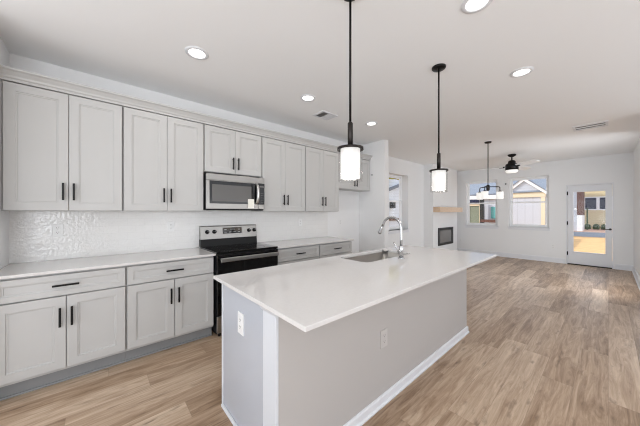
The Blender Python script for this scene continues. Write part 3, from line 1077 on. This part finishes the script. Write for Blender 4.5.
CX, CY = 5.777, 1.565
t = thing('chandelier', 'three-arm dark metal chandelier with lit white cube-like shades by the windows', 'chandelier', (CX, CY, HC))
b = BM(); lathe(b, [(0, HC), (0.06, HC), (0.06, HC - 0.012), (0.05, HC - 0.024), (0.0, HC - 0.026)], (CX, CY, 0), 24)
obj('canopy', b, 'bronze', t)
b = BM(); tube(b, [(CX, CY, HC - 0.026), (CX, CY, 1.90)], 0.008, 10)
obj('stem', b, 'bronze', t)
b = BM(); lathe(b, [(0, 1.90), (0.02, 1.90), (0.03, 1.88), (0.03, 1.80), (0.02, 1.785), (0, 1.78)], (CX, CY, 0), 20)
obj('hub', b, 'bronze', t)
fw = Vector((CX, CY, 0)).normalized(); rt = Vector((fw.y, -fw.x, 0))
for ph in (15, 135, 255):
    a = math.radians(ph)
    u = rt * math.cos(a) + fw * math.sin(a)
    c = Vector((CX, CY, 0))
    R0 = 0.20
    arm = BM(); tube(arm, [c + u * 0.025 + Vector((0, 0, 1.86)), c + u * (R0 - 0.03) + Vector((0, 0, 1.86)), c + u * (R0 - 0.006) + Vector((0, 0, 1.852)), c + u * R0 + Vector((0, 0, 1.83)), c + u * R0 + Vector((0, 0, 1.775))], 0.008, 10)
    ar = obj('arm', arm, 'bronze', t)
    s = c + u * R0
    b = BM(); lathe(b, [(0.0, 1.7755), (0.03, 1.7755), (0.03, 1.76), (0.0, 1.76)], (s.x, s.y, 0), 20)
    obj('shade_cap', b, 'bronze', ar)
    b = BM(); lathe(b, [(0.0, 1.7595), (0.058, 1.7595), (0.058, 1.625), (0.052, 1.62), (0.0, 1.62)], (s.x, s.y, 0), 24)
    obj('lamp_shade', b, 'opal', ar)

FXc, FYc = 7.46, 1.528
t = thing('ceiling_fan', 'black three-blade ceiling fan with a lit round light before the far wall', 'ceiling fan', (FXc, FYc, HC))
b = BM(); lathe(b, [(0, HC), (0.085, HC), (0.08, HC - 0.03), (0.04, HC - 0.06), (0.0, HC - 0.06)], (FXc, FYc, 0), 28)
obj('canopy', b, 'black', t)
b = BM(); tube(b, [(FXc, FYc, HC - 0.06), (FXc, FYc, 2.60)], 0.014, 12)
obj('downrod', b, 'black', t)
b = BM(); lathe(b, [(0, 2.61), (0.04, 2.605), (0.075, 2.58), (0.08, 2.53), (0.12, 2.515), (0.13, 2.48), (0.13, 2.37), (0.0, 2.37)], (FXc, FYc, 0), 32)
obj('motor_housing', b, 'black', t)
b = BM(); lathe(b, [(0, 2.3698), (0.125, 2.3698), (0.12, 2.33), (0.10, 2.31), (0.0, 2.305)], (FXc, FYc, 0), 32)
obj('light_kit', b, 'opal', t, label='lit white round light bowl')
fw = Vector((FXc, FYc, 0)).normalized(); rt = Vector((fw.y, -fw.x, 0))
for ph, m_ in ((184, 0), (54, 0), (-62, 0)):
    a = math.radians(ph)
    u = (rt * math.cos(a) - fw * math.sin(a)).normalized()
    v = Vector((-u.y, u.x, 0))
    tilt = math.radians(-14)
    w = v * math.cos(tilt) + Vector((0, 0, 1)) * math.sin(tilt)
    n = u.cross(w)
    zc = 2.455
    b = BM()
    prof = [(0.17, 0.05), (0.22, 0.075), (0.60, 0.085), (0.70, 0.08), (0.73, 0.055)]
    c = Vector((FXc, FYc, zc))
    top, bot = [], []
    out = [(r, h) for r, h in prof] + [(r, -h) for r, h in prof[::-1]]
    for r, h in out:
        top.append(b.verts.new(c + u * r + w * h + n * 0.006))
        bot.append(b.verts.new(c + u * r + w * h - n * 0.006))
    b.faces.new(top); b.faces.new(bot[::-1])
    for i in range(len(out)):
        j = (i + 1) % len(out)
        b.faces.new([top[i], bot[i], bot[j], top[j]])
    bl = obj('blade', b, 'blade', t)
    b = BM(); tube(b, [c + u * 0.14, c + u * 0.25 - n * 0.012], [0.018, 0.014], 8)
    obj('blade_iron', b, 'black', bl)


# ------------------------------------------------------------------ recessed lights and vents
def downlight(cx, cy, label):
    t = thing('recessed_light', label, 'ceiling light', (cx, cy, HC), 'recessed lights')
    b = BM(); lathe(b, [(0.095, HC), (0.093, HC - 0.006), (0.072, HC - 0.010), (0.066, HC - 0.006), (0.066, HC)], (cx, cy, 0), 36)
    obj('trim_ring', b, 'trim', t)
    b = BM(); lathe(b, [(0.0, HC - 0.003), (0.066, HC - 0.003), (0.066, HC - 0.0005), (0.0, HC - 0.0005)], (cx, cy, 0), 36)
    obj('lens', b, 'lens', t)
    l = bpy.data.lights.new('lamp_glow', 'AREA')
    l.shape = 'DISK'; l.size = 0.12; l.energy = LAMP_W; l.color = (1.0, 0.97, 0.93)
    lo = bpy.data.objects.new('lamp_glow', l); C.objects.link(lo); lo.parent = t
    lo.location = (0, 0, -0.012)
    return t


d0 = downlight(0.64, 2.357, 'round recessed light nearest, over the left base cabinets')
DL = [((1.903, 2.396), 'round recessed light in the middle of the row along the cabinets'),
      ((3.201, 2.437), 'round recessed light at the far end of the cabinet row, before the white wall'),
      ((1.874, 0.57), 'round recessed light cut by the top edge, between the two pendants'),
      ((3.141, 0.565), 'round recessed light right of the farther pendant, on the open living side')]
for (x, y), lab in DL:
    r = dup(d0, (x, y, HC), lab)

t = thing('ceiling_vent', 'small square two-way ceiling vent beyond the middle cabinet light', 'vent', (2.435, 2.67, HC))
b = BM(); wall_holes(b, 'X', 2.295, 2.575, 2.555, 2.785, HC - 0.008, HC, [(2.325, 2.425, 2.58, 2.76), (2.445, 2.545, 2.58, 2.76)])
for v in b.verts:
    v.co = Vector((v.co.x, v.co.z, v.co.y))
obj('frame', b, 'trim', t)
for s, (xa, xb) in ((1, (2.325, 2.425)), (-1, (2.445, 2.545))):
    b = BM()
    for i in range(7):
        xc = xa + (i + 0.5) * (xb - xa) / 7
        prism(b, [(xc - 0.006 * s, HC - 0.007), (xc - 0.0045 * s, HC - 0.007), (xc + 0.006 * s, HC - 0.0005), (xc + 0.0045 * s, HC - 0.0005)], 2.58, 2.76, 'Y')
    obj('louvers', b, 'louver' if s == 1 else 'trim', t)  # grey shade painted on one louver bank; the other stays trim white
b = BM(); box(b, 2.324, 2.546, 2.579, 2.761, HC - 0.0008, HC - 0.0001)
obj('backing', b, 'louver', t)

t = thing('ceiling_vent', 'long white slotted return vent on the ceiling near the right wall', 'vent', (5.945, 0.195, HC))
b = BM(); wall_holes(b, 'X', 5.77, 6.10, 0.0, 0.39, HC - 0.01, HC, [(5.815, 6.055, 0.03, 0.36)])
for v in b.verts:
    v.co = Vector((v.co.x, v.co.z, v.co.y))
obj('frame', b, 'trim', t)
b = BM(); box(b, 5.814, 6.056, 0.029, 0.361, HC - 0.0015, HC - 0.0003)
obj('backing', b, 'firebox', t)
b = BM()
for xc in (5.84, 5.93, 5.94, 6.03):
    pass
for xa, xb in ((5.815, 5.838), (5.91, 5.96), (6.032, 6.055)):
    box(b, xa, xb, 0.03, 0.36, HC - 0.009, HC - 0.002)
obj('slats', b, 'trim', t)

# ------------------------------------------------------------------ outdoors
GZ = -0.25
b = BM(); box(b, XF + 0.25, 24.0, -30, 40, GZ - 0.1, GZ)
box(b, -12, XF + 0.25, YW + 0.25, 40, GZ - 0.1, GZ)
struct('ground', b, 'straw')
b = BM(); box(b, 29.5, 80, -30, 40, GZ - 0.1, GZ)
struct('ground_across_road', b, 'clay')
b = BM(); box(b, 24.0, 29.5, -30, 40, GZ - 0.1, GZ + 0.005)
struct('road', b, 'road')
b = BM(); box(b, XF + 0.17, XF + 1.6, -0.6, 1.1, GZ, -0.02)
struct('patio_slab', b, 'road')

# house seen through both far-wall windows
t = thing('house', 'pale neighbouring house with a white gable and slate roof, seen through the far windows', 'house', (22, 5, GZ))
b = BM(); box(b, 22.0, 27.5, 2.72, 12.0, GZ, 2.75)
obj('wall', b, 'whiteboard', t)
b = BM(); prism(b, [(21.85, 2.72), (25.2, 6.2), (28.6, 2.72)], 1.9, 12.4, 'Y')
obj('roof', b, 'slate', t)
b = BM(); prism(b, [(2.76, 2.70), (3.81, 3.58), (4.86, 2.70)], 21.95, 23.0, 'X')
obj('gable', b, 'lapwhite', t)
b = BM()
for s in (1, -1):
    prism(b, [(3.81, 3.50), (3.81, 3.76), (3.81 - s * 1.25, 2.71), (3.81 - s * 1.25, 2.45)], 21.84, 21.94, 'X')
obj('rake_board', b, 'whiteext', t)
b = BM()
for s in (1, -1):
    prism(b, [(3.81, 3.72), (3.81, 3.80), (3.81 - s * 1.32, 2.68), (3.81 - s * 1.32, 2.60)], 21.8, 24.5, 'X')
obj('gable_roof', b, 'slate', t)
b = BM(); box(b, 21.93, 22.0, 2.70, 4.90, 2.38, 2.69)
obj('trim_band', b, 'cream', t)
b = BM(); box(b, 21.93, 22.0, 2.72, 2.93, GZ, 2.37)
obj('corner_board', b, 'cream', t)
b = BM(); box(b, 21.85, 22.0, 4.95, 12.0, 2.34, 2.62)
obj('fascia', b, 'whiteext', t)
b = BM(); box(b, 21.8, 22.0, 6.55, 7.5, 2.02, 2.3)
obj('window', b, 'darkwin', t)
b = BM(); wall_holes(b, 'Y', 6.35, 7.35, 0.2, 2.0, 21.86, 22.0, [(6.5, 7.2, 0.4, 1.85)])
wf = obj('window_frame', b, 'cream', t)
b = BM(); box(b, 21.93, 21.99, 6.5, 7.2, 0.4, 1.85)
obj('pane', b, 'greenwin', wf)
b = BM(); box(b, 21.5, 21.7, 6.12, 6.36, GZ, 2.32)
obj('porch_post', b, 'firebox', t)
b = BM(); box(b, 21.9, 22.0, 5.42, 5.75, 0.9, 1.75)
obj('shutter', b, 'teal', t)
b = BM(); box(b, 21.45, 21.7, 4.95, 6.3, 0.62, 0.82)
obj('porch_rail', b, 'brown', t)

# house across the road, through the glass door
t = thing('house', 'cream lap-sided house across the road seen through the glass door', 'house', (36, 1, GZ))
b = BM(); box(b, 36, 43, -5.0, 1.72, GZ, 4.3)
obj('wall', b, 'lapcream', t)
b = BM(); prism(b, [(35.5, 4.3), (39.5, 6.8), (43.5, 4.3)], -5.4, 2.1, 'Y')
obj('roof', b, 'slate', t)
for y0, y1 in ((0.76, 1.50), (-0.15, 0.55)):
    b = BM(); wall_holes(b, 'Y', y0 - 0.1, y1 + 0.1, 1.55, 2.85, 35.9, 36.0, [(y0, y1, 1.66, 2.75)])
    wf = obj('window_frame', b, 'whiteext', t)
    b = BM(); box(b, 35.94, 35.99, y0, y1, 1.66, 2.75)
    obj('pane', b, 'darkwin', wf)
t = thing('house', 'white house with a brown brick corner, at the left edge of the glass door view', 'house', (31, 3, GZ))
b = BM(); box(b, 31, 35, 1.78, 6.0, GZ, 4.0)
obj('wall', b, 'lapwhite', t)
b = BM(); box(b, 30.8, 34, 1.46, 1.78, 1.1, 4.0)
obj('brick_corner', b, 'brown', t)
b = BM(); box(b, 30.8, 34, 1.46, 1.78, GZ, 1.1)
obj('brick_base', b, 'whiteext', t)
b = BM(); prism(b, [(30.6, 4.0), (33, 5.8), (35.4, 4.0)], 1.3, 6.3, 'Y')
obj('roof', b, 'slate', t)


def bush(name, c, r, m, label, cat, seed):
    rnd = random.Random(seed)
    b = BM()
    bmesh.ops.create_icosphere(b, subdivisions=4, radius=1.0)
    for v in b.verts:
        k = 1 + 0.22 * (rnd.random() - 0.5)
        v.co = Vector((c[0] + v.co.x * r[0] * k, c[1] + v.co.y * r[1] * k, c[2] + v.co.z * r[2] * k))
    return solo(name, b, m, label, cat)


for i, (y, lab) in enumerate(((1.30, 'low dark shrub by the road left of the cream house windows'), (0.75, 'low dark shrub by the road, middle of the glass door view'), (0.25, 'low dark shrub by the road near the door handle side'))):
    bush('shrub', (34.9, y, GZ + 0.2), (0.3, 0.22, 0.3), 'leaf', lab, 'shrub', i)['group'] = 'shrubs across the road'
t = thing('mailbox_post', 'slim dark post standing before the cream house across the road', 'post', (33.5, 1.27, GZ))
b = BM(); box(b, 33.45, 33.55, 1.22, 1.32, GZ, 1.75)
obj('post', b, 'leaf', t)
b = BM(); box(b, 33.3, 33.7, 1.14, 1.40, 1.751, 1.95)
obj('box', b, 'darkwin', t)

# neighbour seen through the left window
t = thing('house', 'tall pale blue-white neighbouring house outside the left wall window', 'house', (10, 7, GZ))
b = BM(); box(b, 0.5, 16.5, 7.0, 10.0, GZ, 6.2)  # height and length stretched beyond view to keep sun off the left window
obj('wall', b, 'lapblue', t)
b = BM(); prism(b, [(6.85, 6.2), (8.5, 7.0), (10.15, 6.2)], 0.1, 16.9, 'X')
obj('roof', b, 'slate', t)
b = BM(); prism(b, [(10.0, 2.25), (12.4, 2.95), (12.4, 3.08), (10.0, 2.38)], 6.86, 7.0, 'Y')
obj('rake_board', b, 'slate', t)
b = BM(); box(b, 10.62, 10.82, 6.8, 7.0, 1.55, 1.9)
obj('wall_lantern', b, 'black', t)
b = BM(); box(b, 10.4, 12.2, 6.93, 7.0, 0.95, 1.05)
obj('trim_band', b, 'brown', t)
t = thing('tree', 'yellow-green tree crown at the top of the left wall window', 'tree', (9.0, 6.3, GZ))
rnd = random.Random(11)
b = BM()
bmesh.ops.create_icosphere(b, subdivisions=4, radius=1.0)
for v in b.verts:
    k = 1 + 0.22 * (rnd.random() - 0.5)
    v.co = Vector((9.75 + v.co.x * 1.0 * k, 6.2 + v.co.y * 0.5 * k, 3.15 + v.co.z * 0.34 * k))
obj('crown', b, 'yellowleaf', t)
b = BM(); tube(b, [(9.0, 6.3, GZ), (8.98, 6.3, 1.6), (9.15, 6.28, 2.6), (9.5, 6.22, 3.1)], [0.09, 0.075, 0.06, 0.04], 10)
obj('trunk', b, 'brown', t)
